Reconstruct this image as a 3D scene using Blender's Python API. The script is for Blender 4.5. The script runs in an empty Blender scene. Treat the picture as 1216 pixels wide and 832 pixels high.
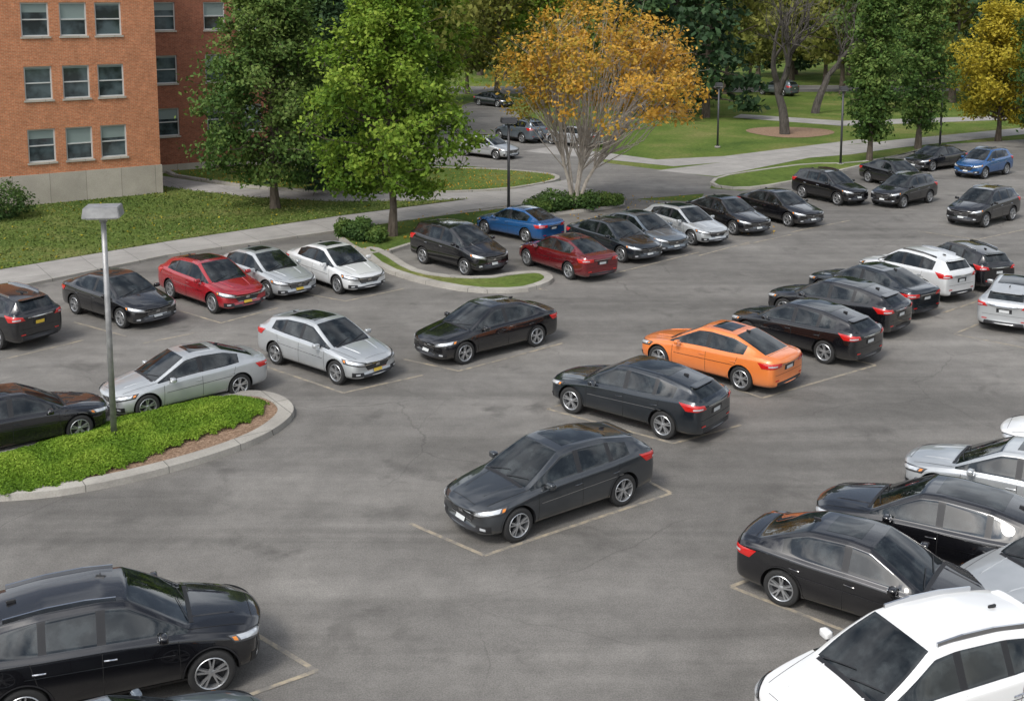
import bpy, bmesh, math, random
import numpy as np
from mathutils import Vector, Matrix
from mathutils.bvhtree import BVHTree
random.seed(3); rng=np.random.default_rng(5)
D=bpy.data; scene=bpy.context.scene
COL=scene.collection
# survey function: (bearing, depression) readings -> metres on the ground plane
def G(u,v):
    return (10.6*(u-608)/v, 14448.0/v-1.456)
# ---------------------------------------------------------------- materials
def mat(name, base=(.5,.5,.5), rough=.6, metal=0, coat=0, spec=.5, ior=None):
    m=D.materials.new(name); m.use_nodes=True
    b=m.node_tree.nodes['Principled BSDF']
    b.inputs['Base Color'].default_value=(*base,1); b.inputs['Roughness'].default_value=rough
    b.inputs['Metallic'].default_value=metal; b.inputs['Coat Weight'].default_value=coat
    b.inputs['Coat Roughness'].default_value=.02
    b.inputs['Specular IOR Level'].default_value=spec
    if ior: b.inputs['IOR'].default_value=ior
    return m
class N:
    def __init__(s,m): s.t=m.node_tree; s.b=s.t.nodes['Principled BSDF']
    def n(s,typ,**k):
        x=s.t.nodes.new(typ)
        for a,v in k.items(): setattr(x,a,v)
        return x
    def l(s,a,b): s.t.links.new(a,b)
    def pos(s): return s.n('ShaderNodeNewGeometry').outputs['Position']
    def obj(s): return s.n('ShaderNodeTexCoord').outputs['Object']
    def noise(s,vec,scale,detail=4,rough=.55,dist=0):
        x=s.n('ShaderNodeTexNoise'); x.inputs['Scale'].default_value=scale; x.inputs['Detail'].default_value=detail
        x.inputs['Roughness'].default_value=rough; x.inputs['Distortion'].default_value=dist
        s.l(vec,x.inputs['Vector']); return x.outputs['Fac']
    def ramp(s,fac,stops):
        r=s.n('ShaderNodeValToRGB'); e=r.color_ramp.elements
        while len(e)<len(stops): e.new(.5)
        for i,(p,c) in enumerate(stops):
            e[i].position=p; e[i].color=(*c,1) if len(c)==3 else c
        s.l(fac,r.inputs['Fac']); return r.outputs['Color']
    def mix(s,fac,a,b,mode='MIX'):
        x=s.n('ShaderNodeMix'); x.data_type='RGBA'; x.blend_type=mode
        for inp,val in ((x.inputs[0],fac),(x.inputs[6],a),(x.inputs[7],b)):
            if isinstance(val,(int,float)): inp.default_value=val
            elif isinstance(val,tuple): inp.default_value=(*val,1)
            else: s.l(val,inp)
        return x.outputs[2]
    def bump(s,h,st=.3,dist=.02):
        x=s.n('ShaderNodeBump'); x.inputs['Strength'].default_value=st; x.inputs['Distance'].default_value=dist
        s.l(h,x.inputs['Height']); s.l(x.outputs[0],s.b.inputs['Normal'])
def K(v): return (v,v,v)

m_asph=mat('asphalt',rough=.78,spec=.35); n=N(m_asph); p=n.pos()
c=n.ramp(n.noise(p,.09,5,.62,.5),[(.32,(.112,.106,.097)),(.52,(.162,.154,.142)),(.7,(.225,.214,.196))])
mp=n.n('ShaderNodeMapping'); mp.inputs['Rotation'].default_value=(0,0,math.radians(-35)); mp.inputs['Scale'].default_value=(.09,1.1,1); n.l(p,mp.inputs['Vector'])
c=n.mix(.8,c,n.ramp(n.noise(mp.outputs[0],.55,5,.62,.6),[(.35,K(.36)),(.65,K(.61))]),'OVERLAY')
c=n.mix(.5,c,n.ramp(n.noise(p,40,2,.7),[(.3,K(.22)),(.7,K(.78))]),'OVERLAY')
c=n.mix(.4,c,n.ramp(n.noise(p,1.6,5,.7),[(.35,K(.34)),(.65,K(.62))]),'OVERLAY')
c=n.mix(n.ramp(n.noise(p,.55,5,.6,.4),[(.59,K(0)),(.71,K(.6))]),c,(.062,.058,.054))
wv=n.n('ShaderNodeVectorMath',operation='ADD'); n.l(p,wv.inputs[0])
nz=n.n('ShaderNodeTexNoise'); nz.inputs['Scale'].default_value=.6; nz.inputs['Detail'].default_value=5; n.l(p,nz.inputs['Vector']); n.l(nz.outputs['Color'],wv.inputs[1])
vo=n.n('ShaderNodeTexVoronoi',feature='DISTANCE_TO_EDGE'); vo.inputs['Scale'].default_value=.16; n.l(wv.outputs[0],vo.inputs['Vector'])
cr=n.ramp(vo.outputs['Distance'],[(.0,K(1)),(.003,K(0))])
cm=n.mix(1.0,cr,n.ramp(n.noise(p,.14,2),[(.42,K(0)),(.58,K(.5))]),'MULTIPLY')
c=n.mix(cm,c,(.055,.052,.048))
n.l(c,n.b.inputs['Base Color']); n.bump(n.noise(p,60,2,.7),.35,.01)

def concrete(name,a,b):
    m=mat(name,rough=.9,spec=.2); n=N(m); p=n.pos()
    c=n.ramp(n.noise(p,.8,5,.6),[(.3,a),(.7,b)]); c=n.mix(.3,c,n.ramp(n.noise(p,25,3,.7),[(.3,K(.3)),(.7,K(.7))]),'OVERLAY')
    br=n.n('ShaderNodeTexBrick'); br.inputs['Scale'].default_value=1; br.inputs['Mortar Size'].default_value=.012; br.inputs['Brick Width'].default_value=1.8; br.inputs['Row Height'].default_value=1.8; br.offset=0
    br.inputs['Color1'].default_value=(1,1,1,1); br.inputs['Color2'].default_value=(.9,.9,.9,1); br.inputs['Mortar'].default_value=(.45,.45,.45,1)
    mp=n.n('ShaderNodeMapping'); mp.inputs['Rotation'].default_value=(0,0,math.radians(-34)); n.l(p,mp.inputs['Vector']); n.l(mp.outputs[0],br.inputs['Vector'])
    c=n.mix(1,c,br.outputs['Color'],'MULTIPLY')
    n.l(c,n.b.inputs['Base Color']); n.bump(n.noise(p,30,3),.2,.01); return m
m_conc=concrete('concrete_path',(.26,.25,.235),(.35,.335,.315))
m_kerb=concrete('kerb_concrete',(.26,.245,.22),(.40,.38,.34))
m_line=mat('worn_paint',rough=.8); n=N(m_line); p=n.pos()
c=n.mix(n.ramp(n.noise(p,3.5,6,.75),[(.40,K(0)),(.64,K(.8))]),(.17,.16,.145),(.43,.36,.25)); n.l(c,n.b.inputs['Base Color'])
m_grass=mat('grass',rough=.95,spec=.1); n=N(m_grass); p=n.pos()
c=n.ramp(n.noise(p,.16,6,.65,.3),[(.3,(.060,.105,.022)),(.5,(.105,.150,.033)),(.66,(.175,.180,.062))])
c=n.mix(.8,c,n.ramp(n.noise(p,4,6,.8),[(.3,K(.22)),(.7,K(.78))]),'OVERLAY')
c=n.mix(n.ramp(n.noise(p,9,4,.8),[(.60,K(0)),(.70,K(.5))]),c,(.24,.18,.07))
n.l(c,n.b.inputs['Base Color']); n.bump(n.noise(p,14,4,.8),.8,.08)
m_mulch=mat('mulch',rough=.95,spec=.1); n=N(m_mulch); p=n.pos()
c=n.ramp(n.noise(p,14,6,.8),[(.3,(.09,.055,.035)),(.5,(.24,.16,.11)),(.7,(.45,.33,.23))]); n.l(c,n.b.inputs['Base Color']); n.bump(n.noise(p,18,5,.8),.8,.05)
def leafmat(name,stops,tr=.3):
    m=mat(name,rough=.7,spec=.25); n=N(m)
    a=n.n('ShaderNodeAttribute',attribute_name='tint')
    c=n.ramp(a.outputs['Fac'],stops); n.l(c,n.b.inputs['Base Color'])
    t=n.n('ShaderNodeBsdfTranslucent'); n.l(c,t.inputs['Color'])
    ms=n.n('ShaderNodeMixShader'); ms.inputs[0].default_value=tr
    out=[x for x in n.t.nodes if x.type=='OUTPUT_MATERIAL'][0]
    n.l(n.b.outputs[0],ms.inputs[1]); n.l(t.outputs[0],ms.inputs[2]); n.l(ms.outputs[0],out.inputs[0]); return m
m_lf_dark=leafmat('leaf_dark_green',[(0,(.018,.045,.012)),(.5,(.05,.10,.025)),(1,(.11,.18,.04))])
m_lf_mid=leafmat('leaf_green',[(0,(.028,.070,.015)),(.5,(.08,.145,.030)),(1,(.17,.23,.055))])
m_lf_turf=leafmat('turf_blade',[(0,(.05,.085,.02)),(.5,(.10,.145,.03)),(1,(.20,.21,.07))],.15)
m_lf_bright=leafmat('leaf_bright_green',[(0,(.05,.11,.012)),(.5,(.145,.245,.024)),(1,(.28,.37,.05))],.35)
m_lf_olive=leafmat('leaf_olive',[(0,(.06,.075,.015)),(.5,(.16,.18,.035)),(1,(.30,.29,.07))],.35)
m_lf_orange=leafmat('leaf_orange',[(0,(.20,.19,.03)),(.35,(.38,.26,.035)),(.7,(.56,.30,.04)),(1,(.62,.40,.09))],.35)
m_lf_yellow=leafmat('leaf_yellow',[(0,(.16,.17,.02)),(.5,(.40,.33,.03)),(1,(.58,.47,.06))],.35)
m_lf_fir=leafmat('needle_green',[(0,(.012,.030,.013)),(.5,(.032,.070,.026)),(1,(.065,.115,.04))],.15)
m_lf_cover=leafmat('groundcover_leaf',[(0,(.06,.13,.014)),(.5,(.16,.28,.024)),(1,(.29,.40,.05))],.35)
def barkmat(name,a,b):
    m=mat(name,rough=.95,spec=.1); n=N(m); p=n.pos()
    mp=n.n('ShaderNodeMapping'); mp.inputs['Scale'].default_value=(1,1,.25); n.l(p,mp.inputs['Vector'])
    n.l(n.ramp(n.noise(mp.outputs[0],9,4,.7),[(.3,a),(.7,b)]),n.b.inputs['Base Color']); return m
m_bark=barkmat('bark',(.06,.048,.038),(.15,.125,.10))
m_barkd=barkmat('bark_grey',(.045,.040,.036),(.11,.10,.09))
m_barkl=barkmat('bark_light',(.24,.21,.18),(.45,.41,.36))
def brickmat(name,c1,c2,mo):
    m=mat(name,rough=.9,spec=.2); n=N(m); o=n.obj()
    s=n.n('ShaderNodeSeparateXYZ'); n.l(o,s.inputs[0]); cb=n.n('ShaderNodeCombineXYZ'); n.l(s.outputs[0],cb.inputs[0]); n.l(s.outputs[2],cb.inputs[1])
    br=n.n('ShaderNodeTexBrick'); n.l(cb.outputs[0],br.inputs['Vector']); br.inputs['Scale'].default_value=1
    br.inputs['Brick Width'].default_value=.22; br.inputs['Row Height'].default_value=.075; br.inputs['Mortar Size'].default_value=.008
    br.inputs['Color1'].default_value=(*c1,1); br.inputs['Color2'].default_value=(*c2,1); br.inputs['Mortar'].default_value=(*mo,1)
    c=n.mix(.55,br.outputs['Color'],n.ramp(n.noise(o,1.3,5,.65),[(.3,K(.36)),(.7,K(.64))]),'OVERLAY')
    c=n.mix(.5,c,n.ramp(n.noise(cb.outputs[0],7,3,.7),[(.3,K(.3)),(.7,K(.7))]),'OVERLAY')
    n.l(c,n.b.inputs['Base Color']); return m
m_brick=brickmat('brick_orange',(.50,.19,.09),(.40,.14,.065),(.42,.30,.20))
m_brick2=brickmat('brick_red',(.30,.105,.06),(.23,.075,.045),(.26,.17,.12))
m_stone=concrete('stone_base',(.36,.33,.28),(.47,.43,.37))
m_frame=mat('window_frame',(.50,.51,.50),.5)
m_pane=mat('window_glass',(.035,.05,.06),.06,0,0,.8); n=N(m_pane)
n.l(n.ramp(n.noise(n.obj(),.9,3),[(.4,(.02,.028,.03)),(.6,(.08,.11,.12))]),n.b.inputs['Base Color'])
m_blind=mat('window_blind',(.20,.25,.24),.8)
m_roof=mat('roof_dark',(.1,.1,.1),.9)
m_steel=mat('galvanised_steel',(.42,.43,.43),.5,.5); n=N(m_steel); n.l(n.ramp(n.noise(n.obj(),5,5),[(.3,K(.24)),(.7,K(.38))]),n.b.inputs['Base Color'])
m_darksteel=mat('dark_metal',(.06,.06,.065),.5,.3)
m_lens=mat('lamp_lens',(.6,.6,.55),.3)

# car materials
m_glass=mat('car_glass',(.02,.025,.028),.015,0,0,.5,1.68); n=N(m_glass)
n.l(n.ramp(n.noise(n.obj(),2.6,3,.6),[(.45,(.006,.008,.009)),(.66,(.030,.036,.038))]),n.b.inputs['Base Color'])
m_black=mat('black_plastic',(.016,.016,.018),.45)
m_chrome=mat('chrome',(.60,.61,.63),.16,1)
m_head=mat('headlamp_glass',(.62,.64,.66),.08,.4,1)
m_lampdark=mat('lamp_housing',(.12,.125,.13),.12,.4,1)
m_tail=mat('taillamp_red',(.48,.012,.010),.12,0,1)
m_tyre=mat('tyre_rubber',(.020,.020,.020),.85)
m_alloy=mat('alloy_rim',(.52,.53,.54),.28,.8)
m_plate=mat('number_plate',(.55,.57,.57),.5)
m_plate_y=mat('number_plate_yellow',(.70,.48,.05),.5)
m_amber=mat('amber_lens',(.7,.22,.02),.2,0,1)
m_seam=mat('panel_gap',(.008,.008,.008),.8)
CARM=[None,m_glass,m_black,m_chrome,m_head,m_tail,m_tyre,m_alloy,m_plate,m_amber,m_seam,m_lampdark]
PAINT={}
def paint(name,c,metal=.35,rough=.24):
    m=mat('paint_'+name,c,rough,metal,1,.5); n=N(m)
    n.b.inputs['Coat IOR'].default_value=1.65
    s=n.n('ShaderNodeSeparateXYZ'); n.l(n.obj(),s.inputs[0])
    f=n.ramp(s.outputs[2],[(.18,K(.30)),(.50,K(0))])
    n.l(n.mix(f,n.mix(.25,(c),n.ramp(n.noise(n.obj(),3,3),[(.3,K(.4)),(.7,K(.6))]),'OVERLAY'),(.16,.15,.135)),n.b.inputs['Base Color'])
    PAINT[name]=m
paint('black',(.007,.007,.009)); paint('grey',(.050,.056,.063),.6,.28)
paint('slate',(.016,.022,.029),.5); paint('silver',(.50,.52,.53),.5,.3); paint('white',(.74,.74,.73),0,.3); paint('bluegrey',(.15,.18,.21),.6,.3)
paint('pearl',(.64,.65,.65),.2,.3); paint('red',(.36,.014,.022),.3); paint('darkred',(.15,.008,.012),.4)
paint('orange',(.76,.21,.045),.15,.32); paint('blue',(.015,.095,.27),.4)

# ---------------------------------------------------------------- car
def stations(kind):
    S=[ # x,w,zb,zs,y6,z6,y7,z7,z8,bulge
     (2.15,.64,.30,.58,.50,.625,.34,.645,.655,.19),
     (2.07,.78,.22,.63,.58,.69,.38,.720,.735,.19),
     (1.86,.875,.20,.70,.64,.770,.42,.80,.815,.13),
     (1.45,.91,.20,.79,.67,.86,.45,.885,.905,.06),
     (1.02,.915,.20,.86,.76,.915,.68,.93,.955,.16),
     (.60,.915,.20,.89,.71,1.13,.635,1.17,1.20,.13),
     (.14,.915,.20,.91,.62,1.345,.53,1.405,1.435,.09),
     (-.14,.915,.20,.92,.61,1.375,.53,1.435,1.465,.03),
     (-.24,.915,.20,.92,.61,1.38,.53,1.44,1.47,.0)]
    mt={}
    for i in (4,5,6): mt[(i,5)]=1
    for i in (4,5): mt[(i,7)]=1
    mt[(7,5)]=2; mt[(8,5)]=1
    if kind=='sedan':
        S+=[(-.90,.915,.20,.93,.60,1.34,.52,1.40,1.43,-.06),
            (-1.32,.91,.20,.96,.62,1.215,.555,1.25,1.285,-.10),
            (-1.82,.90,.20,.98,.67,1.03,.60,1.045,1.065,-.12),
            (-2.12,.85,.22,.96,.66,1.005,.52,1.025,1.04,-.12),
            (-2.22,.79,.26,.90,.63,.95,.46,.965,.975,-.12),
            (-2.28,.70,.32,.78,.56,.82,.42,.84,.85,-.10)]
        mt[(9,5)]=1; mt[(9,7)]=1; mt[(10,7)]=1
    elif kind=='hatch':   # long, tapering roof
        S+=[(-.98,.915,.20,.945,.60,1.345,.52,1.41,1.44,0),
            (-1.07,.915,.20,.95,.60,1.33,.52,1.395,1.425,0),
            (-1.58,.905,.20,.985,.60,1.215,.52,1.295,1.33,-.05),
            (-1.80,.90,.20,1.0,.605,1.165,.53,1.245,1.27,-.10),
            (-2.10,.87,.22,.99,.65,1.035,.57,1.05,1.065,-.12),
            (-2.22,.82,.24,.93,.64,.965,.50,.98,.99,-.12),
            (-2.29,.72,.32,.80,.58,.84,.42,.85,.86,-.10)]
        mt[(9,5)]=2; mt[(10,5)]=1; mt[(12,7)]=1
    else:
        S+=[(-.98,.915,.20,.94,.61,1.365,.53,1.43,1.46,0),
            (-1.07,.915,.20,.94,.61,1.36,.53,1.425,1.455,0),
            (-1.66,.905,.20,.97,.60,1.28,.53,1.365,1.395,0),
            (-1.90,.89,.20,.98,.605,1.23,.53,1.32,1.345,-.08),
            (-2.13,.87,.22,.98,.66,1.05,.59,1.06,1.08,-.12),
            (-2.24,.82,.24,.92,.65,.97,.50,.985,.99,-.12),
            (-2.30,.72,.32,.80,.58,.84,.42,.85,.86,-.10)]
        mt[(9,5)]=2; mt[(10,5)]=1; mt[(12,7)]=1
    return S,mt
KP={'sedan':dict(zt=lambda z:z, r=.340, dw=0),
    'hatch':dict(zt=lambda z:z*1.02+.01, r=.345, dw=0),
    'suv':dict(zt=lambda z:z*1.15+.05, r=.375, dw=.03),
    'van':dict(zt=lambda z:z*1.20+.03, r=.36, dw=.05)}
WX=(1.40,-1.32)
def car_mesh(kind):
    kp=KP[kind]; zt=kp['zt']; R=kp['r']; dw=kp['dw']
    S,mt=stations(kind)
    bm=bmesh.new(); rings=[]; cl=bm.edges.layers.float.new('crease_edge')
    for (x,w,zb,zs,y6,z6,y7,z7,z8,bu) in S:
        w+=dw+.014
        if z7>1.1: y6+=dw+.01; y7+=dw+.01
        if kind=='van' and .3<x<1.3: x+=.18
        if kind=='van' and x<-1.8 and x>-2.2: x-=.05
        zm=(zb+zs)/2+.04
        half=[(0,zb),(w-.15,zb),(w-.030,zb+.09),(w+.004,zm),(w-.042,zs-.02),(w-.108,zs+.04),(y6,z6),(y7,z7),(0,z8)]
        if half[5][0]<y6+.01: half[5]=(y6+.012,min(zs+.03,z6-.01))
        pts=half+[(-y,z) for y,z in half[7:0:-1]]
        rings.append([bm.verts.new((x+bu*(1-(y/w)**2),y,zt(z))) for y,z in pts])
    nr=16
    def strip(j): return j if j<8 else 15-j
    for i in range(len(rings)-1):
        for j in range(nr):
            a,b=rings[i],rings[i+1]; k=(j+1)%nr
            f=bm.faces.new((a[j],b[j],b[k],a[k])); st=strip(j)
            f.material_index=mt.get((i,st),0)
            if st==0: f.material_index=2
    for ri,rg in ((0,rings[0]),(1,rings[-1])):
        mir=lambda k:(16-k)%16
        for k in range(8):
            a,b,c,d=rg[k],rg[k+1],rg[mir(k+1)],rg[mir(k)]
            vs=[]
            for v in (a,b,c,d):
                if v not in vs: vs.append(v)
            if ri: vs=vs[::-1]
            bm.faces.new(vs)
    bm.normal_update(); bmesh.ops.recalc_face_normals(bm,faces=bm.faces)
    cre={1:.3,2:.3,3:.1,4:.7,5:.8,6:.65,7:.5}
    for i in range(len(rings)-1):
        for j in range(nr):
            h=j if j<=8 else 16-j
            e=bm.edges.get((rings[i][j],rings[i+1][j]))
            if e and h in cre: e[cl]=cre[h]
    tr=[4,6]+([9,11] if kind=='sedan' else [12,13])
    for i in tr:
        for j in (5,6,7,8,9,10):
            e=bm.edges.get((rings[i][j],rings[i][(j+1)%nr]))
            if e: e[cl]=.6
    for i in (7,8,9,10):
        for j in (5,10):
            e=bm.edges.get((rings[i][j],rings[i][j+1]))
            if e: e[cl]=.8
    me=D.meshes.new('body_cage'); bm.to_mesh(me); bm.free()
    ob=D.objects.new('tmp',me); COL.objects.link(ob)
    base_mats=[PAINT['black']]+CARM[1:]
    for m_ in base_mats: me.materials.append(m_)
    md=ob.modifiers.new('s','SUBSURF'); md.levels=3; md.render_levels=3
    dg=bpy.context.evaluated_depsgraph_get(); ev=ob.evaluated_get(dg)
    sm=D.meshes.new_from_object(ev)
    bvm=bmesh.new(); bvm.from_mesh(sm); bvm.normal_update(); bvh=BVHTree.FromBMesh(bvm); bvm.free()
    cb=bmesh.new()
    for x in WX:
        for s in (1,-1):
            bmesh.ops.create_cone(cb,cap_ends=True,segments=40,radius1=R+.05,radius2=R+.05,depth=.6,
              matrix=Matrix.Translation((x,s*(.60+.3),R+.01))@Matrix.Rotation(math.pi/2,4,'X'))
    for f in cb.faces: f.material_index=2
    cm=D.meshes.new('cut'); cb.to_mesh(cm); cb.free()
    for m_ in base_mats: cm.materials.append(m_)
    co=D.objects.new('cut',cm); COL.objects.link(co)
    bo=ob.modifiers.new('b','BOOLEAN'); bo.operation='DIFFERENCE'; bo.object=co; bo.solver='EXACT'
    dg=bpy.context.evaluated_depsgraph_get(); ev=ob.evaluated_get(dg); fm=D.meshes.new_from_object(ev)
    D.objects.remove(ob); D.objects.remove(co)
    bm=bmesh.new(); bm.from_mesh(fm)
    for f in bm.faces: f.smooth=True
    def addgrid(P,mi,smooth=True,flip=False):
        nu=len(P); nv=len(P[0])
        V=[[bm.verts.new(q) if q is not None else None for q in r] for r in P]
        for i in range(nu-1):
            for j in range(nv-1):
                vs=[V[i][j],V[i+1][j],V[i+1][j+1],V[i][j+1]]
                if None in vs: continue
                if flip: vs=vs[::-1]
                f=bm.faces.new(vs); f.material_index=mi; f.smooth=smooth
    def patch(c,d,mi,nu=8,nv=4,off=.006,mir=True,bulge=0):
        d=Vector(d).normalized(); c=[Vector((q[0],q[1],zt(q[2]))) for q in c]
        P=[]
        for i in range(nu+1):
            row=[]; u=i/nu
            for j in range(nv+1):
                v=j/nv
                q=(c[0]*(1-u)+c[1]*u)*(1-v)+(c[3]*(1-u)+c[2]*u)*v
                h,no,_,_=bvh.ray_cast(q-d*2.5,d)
                if h is None: row.append(None); continue
                if no.dot(d)>0: no=-no
                ed=0 if (i in(0,nu) or j in (0,nv)) else 1
                row.append(h+no*(off+bulge*ed))
            P.append(row)
        addgrid(P,mi)
        if mir: addgrid([[None if q is None else Vector((q[0],-q[1],q[2])) for q in r] for r in P],mi,flip=True)
    fd=(-.80,-.60,-.05)
    # headlamps: black surround, housing, bright projector strip, amber corner
    patch([(2.20,.42,.535),(1.76,.90,.640),(1.68,.90,.765),(2.17,.42,.668)],fd,2,12,6,.004)
    patch([(2.19,.44,.550),(1.79,.90,.652),(1.72,.90,.755),(2.165,.44,.658)],fd,11,12,5,.008,bulge=.010)
    patch([(2.16,.48,.585),(1.86,.86,.668),(1.82,.86,.735),(2.145,.48,.650)],fd,4,10,3,.0195,bulge=.005)
    patch([(1.83,.88,.672),(1.78,.90,.690),(1.76,.90,.730),(1.82,.88,.722)],fd,9,3,2,.024)
    F=(-1,0,0)
    patch([(3,-.34,.42),(3,.34,.42),(3,.48,.600),(3,-.48,.600)],F,2,14,6,.007,False)
    for z in (.455,.495,.535):
        patch([(3,-.36,z),(3,.36,z),(3,.38,z+.012),(3,-.38,z+.012)],F,3 if kind!='hatch' else 11,12,1,.013,False)
    patch([(3,-.50,.580),(3,.50,.580),(3,.50,.620),(3,-.50,.620)],F,3,14,2,.016,False)
    patch([(3,-.07,.50),(3,.07,.50),(3,.07,.60),(3,-.07,.60)],F,3,4,4,.022,False)
    patch([(3,-.34,.410),(3,.34,.410),(3,.34,.424),(3,-.34,.424)],F,3,10,1,.012,False)
    patch([(3,-.50,.245),(3,.50,.245),(3,.56,.335),(3,-.56,.335)],F,2,12,3,.006,False)
    patch([(2.3,.56,.29),(2.0,.80,.29),(2.0,.80,.43),(2.3,.62,.40)],fd,2,5,3,.006)
    patch([(2.2,.66,.335),(2.1,.74,.335),(2.1,.74,.38),(2.2,.66,.38)],fd,4,3,3,.012)
    patch([(3,-.15,.345),(3,.15,.345),(3,.15,.43),(3,-.15,.43)],F,8,3,2,.024,False)
    rd=(.80,-.60,-.02); Rr=(1,0,0)
    if kind=='sedan':
        patch([(-2.26,.40,.78),(-1.98,.90,.76),(-1.88,.92,.91),(-2.24,.40,.90)],rd,5,9,4,.010,bulge=.010)
        patch([(-2.22,.58,.820),(-2.10,.80,.813),(-2.10,.80,.850),(-2.22,.58,.857)],rd,4,4,1,.024)
        patch([(-3,-.40,.845),(-3,.40,.845),(-3,.40,.87),(-3,-.40,.87)],Rr,3,8,1,.010,False)
    else:
        patch([(-2.26,.48,.83),(-2.0,.92,.81),(-1.82,.92,.985),(-2.22,.54,.935)],rd,5,9,5,.010,bulge=.010)
        patch([(-2.22,.62,.855),(-2.10,.82,.845),(-2.10,.82,.88),(-2.22,.62,.89)],rd,4,4,1,.024)
        patch([(-3,-.45,.885),(-3,.45,.885),(-3,.45,.91),(-3,-.45,.91)],Rr,3,8,1,.010,False)
    patch([(-3,-.24,.66),(-3,.24,.66),(-3,.24,.80),(-3,-.24,.80)],Rr,2,6,3,.004,False)
    patch([(-3,-.155,.67),(-3,.155,.67),(-3,.155,.765),(-3,-.155,.765)],Rr,8,3,2,.012,False)
    patch([(-3,-.64,.24),(-3,.64,.24),(-3,.60,.38),(-3,-.60,.38)],Rr,2,12,3,.006,False)
    patch([(-3,.52,.42),(-3,.68,.42),(-3,.68,.45),(-3,.52,.45)],Rr,5,3,1,.010)
    patch([(-3,-.68,.575),(-3,.68,.575),(-3,.68,.583),(-3,-.68,.583)],Rr,10,14,1,.003,False)
    Sd=(0,-1,0); g=.010
    fr=.94 if kind!='van' else 1.05
    for x,z0,z1,dx in ((fr,.30,.84,-.02),(-.19,.27,.92,0),(-1.10,.62,.93,-.10)):
        patch([(x-g/2,2,z0),(x+g/2,2,z0),(x+g/2+dx,2,z1),(x-g/2+dx,2,z1)],Sd,10,1,12,.003)
    patch([(-1.02,2,.60),(-1.01,2,.60),(-.86,2,.27),(-.87,2,.27)],Sd,10,1,8,.003)
    patch([(fr,2,.275),(-.86,2,.275),(-.86,2,.284),(fr,2,.284)],Sd,10,20,1,.003)
    patch([(1.0,2,.21),(-.92,2,.21),(-.92,2,.262),(1.0,2,.262)],Sd,2,20,2,.008)
    for x in (.02,-.98):
        patch([(x,2,.765),(x-.19,2,.775),(x-.19,2,.798),(x,2,.788)],Sd,3 if kind in('van','suv') else 0,4,2,.016,bulge=.014)
    patch([(.86,2,.898),(-1.28,2,.958),(-1.28,2,.970),(.86,2,.910)],(0,-1,-.25),3 if kind in('suv','hatch') else 2,30,1,.006)
    if kind in('suv','van'):
        patch([(1.02,2,.19),(-.92,2,.19),(-.92,2,.29),(1.02,2,.29)],Sd,2,20,2,.010)
    # arch lips
    for x in WX:
        for s in (1,-1):
            rows=[]
            for k in range(25):
                a=math.radians(-8+196*k/24); row=[]
                for rr_ in (R+.050,R+.075):
                    qx,qz=x+rr_*math.cos(a),R+.01+rr_*math.sin(a)
                    h,no,_,_=bvh.ray_cast(Vector((qx,2*s,qz)),Vector((0,-s,0)))
                    row.append(None if h is None or abs(h.y)<.6 else h+Vector((0,s*.009,0)))
                rows.append(row)
            addgrid(rows,2 if kind=='suv' else 0,flip=s<0)
    Dn=(0,0,-1)
    patch([(1.97,.60,1),(1.08,.765,1),(1.08,.775,1),(1.97,.61,1)],Dn,10,16,1,.003)
    patch([(2.10,-.40,1),(2.10,.40,1),(2.108,.40,1),(2.108,-.40,1)],Dn,10,14,1,.003,False)
    co_=1.13 if kind!='van' else 1.29
    patch([(co_-.02,-.62,1),(co_-.02,.62,1),(co_+.05,.60,1),(co_+.05,-.60,1)],Dn,2,14,2,.004,False)
    patch([(co_-.04,-.55,1),(co_-.17,.02,1),(co_-.155,.02,1),(co_-.02,-.55,1)],Dn,2,8,1,.016,False)
    patch([(co_-.04,.05,1),(co_-.20,.58,1),(co_-.185,.58,1),(co_-.02,.05,1)],Dn,2,8,1,.016,False)
    patch([(1.85,.30,1),(1.15,.42,1),(1.15,.46,1),(1.85,.33,1)],Dn,0,10,2,.001,bulge=.014)
    if kind=='sedan':
        patch([(-1.95,-.58,1),(-1.95,.58,1),(-1.958,.58,1),(-1.958,-.58,1)],Dn,10,14,1,.003,False)
        patch([(-.70,-.36,2),(-.70,.36,2),(-.05,.36,2),(-.05,-.36,2)],Dn,1,10,8,.003,False)
    if kind=='hatch':
        patch([(-1.2,-.42,2),(-1.2,.42,2),(-.02,.42,2),(-.02,-.42,2)],Dn,1,10,8,.003,False)
    def box(cx,cy,cz,sx,sy,sz,mi,bev=.4,rot=0,tilt=0):
        t=bmesh.new(); bmesh.ops.create_cube(t,size=1); bmesh.ops.bevel(t,geom=t.edges[:],offset=bev*.5,segments=3,affect='EDGES',profile=.5)
        M=Matrix.Translation((cx,cy,cz))@Matrix.Rotation(tilt,4,'Y')@Matrix.Rotation(rot,4,'Z')@Matrix.Diagonal((sx,sy,sz,1))
        mp={}
        for v in t.verts: mp[v]=bm.verts.new(M@v.co)
        for f in t.faces:
            q=bm.faces.new([mp[v] for v in f.verts]); q.material_index=mi; q.smooth=True
        t.free()
    mx=.70 if kind!='van' else .85
    for s in (1,-1):
        box(mx,s*(.985+dw),zt(.97),.13,.20,.13,0,.55)
        box(mx-.068,s*(.99+dw),zt(.97),.012,.16,.095,3,.3)
        box(mx+.02,s*(.89+dw),zt(.93),.06,.12,.035,2,.3)
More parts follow.
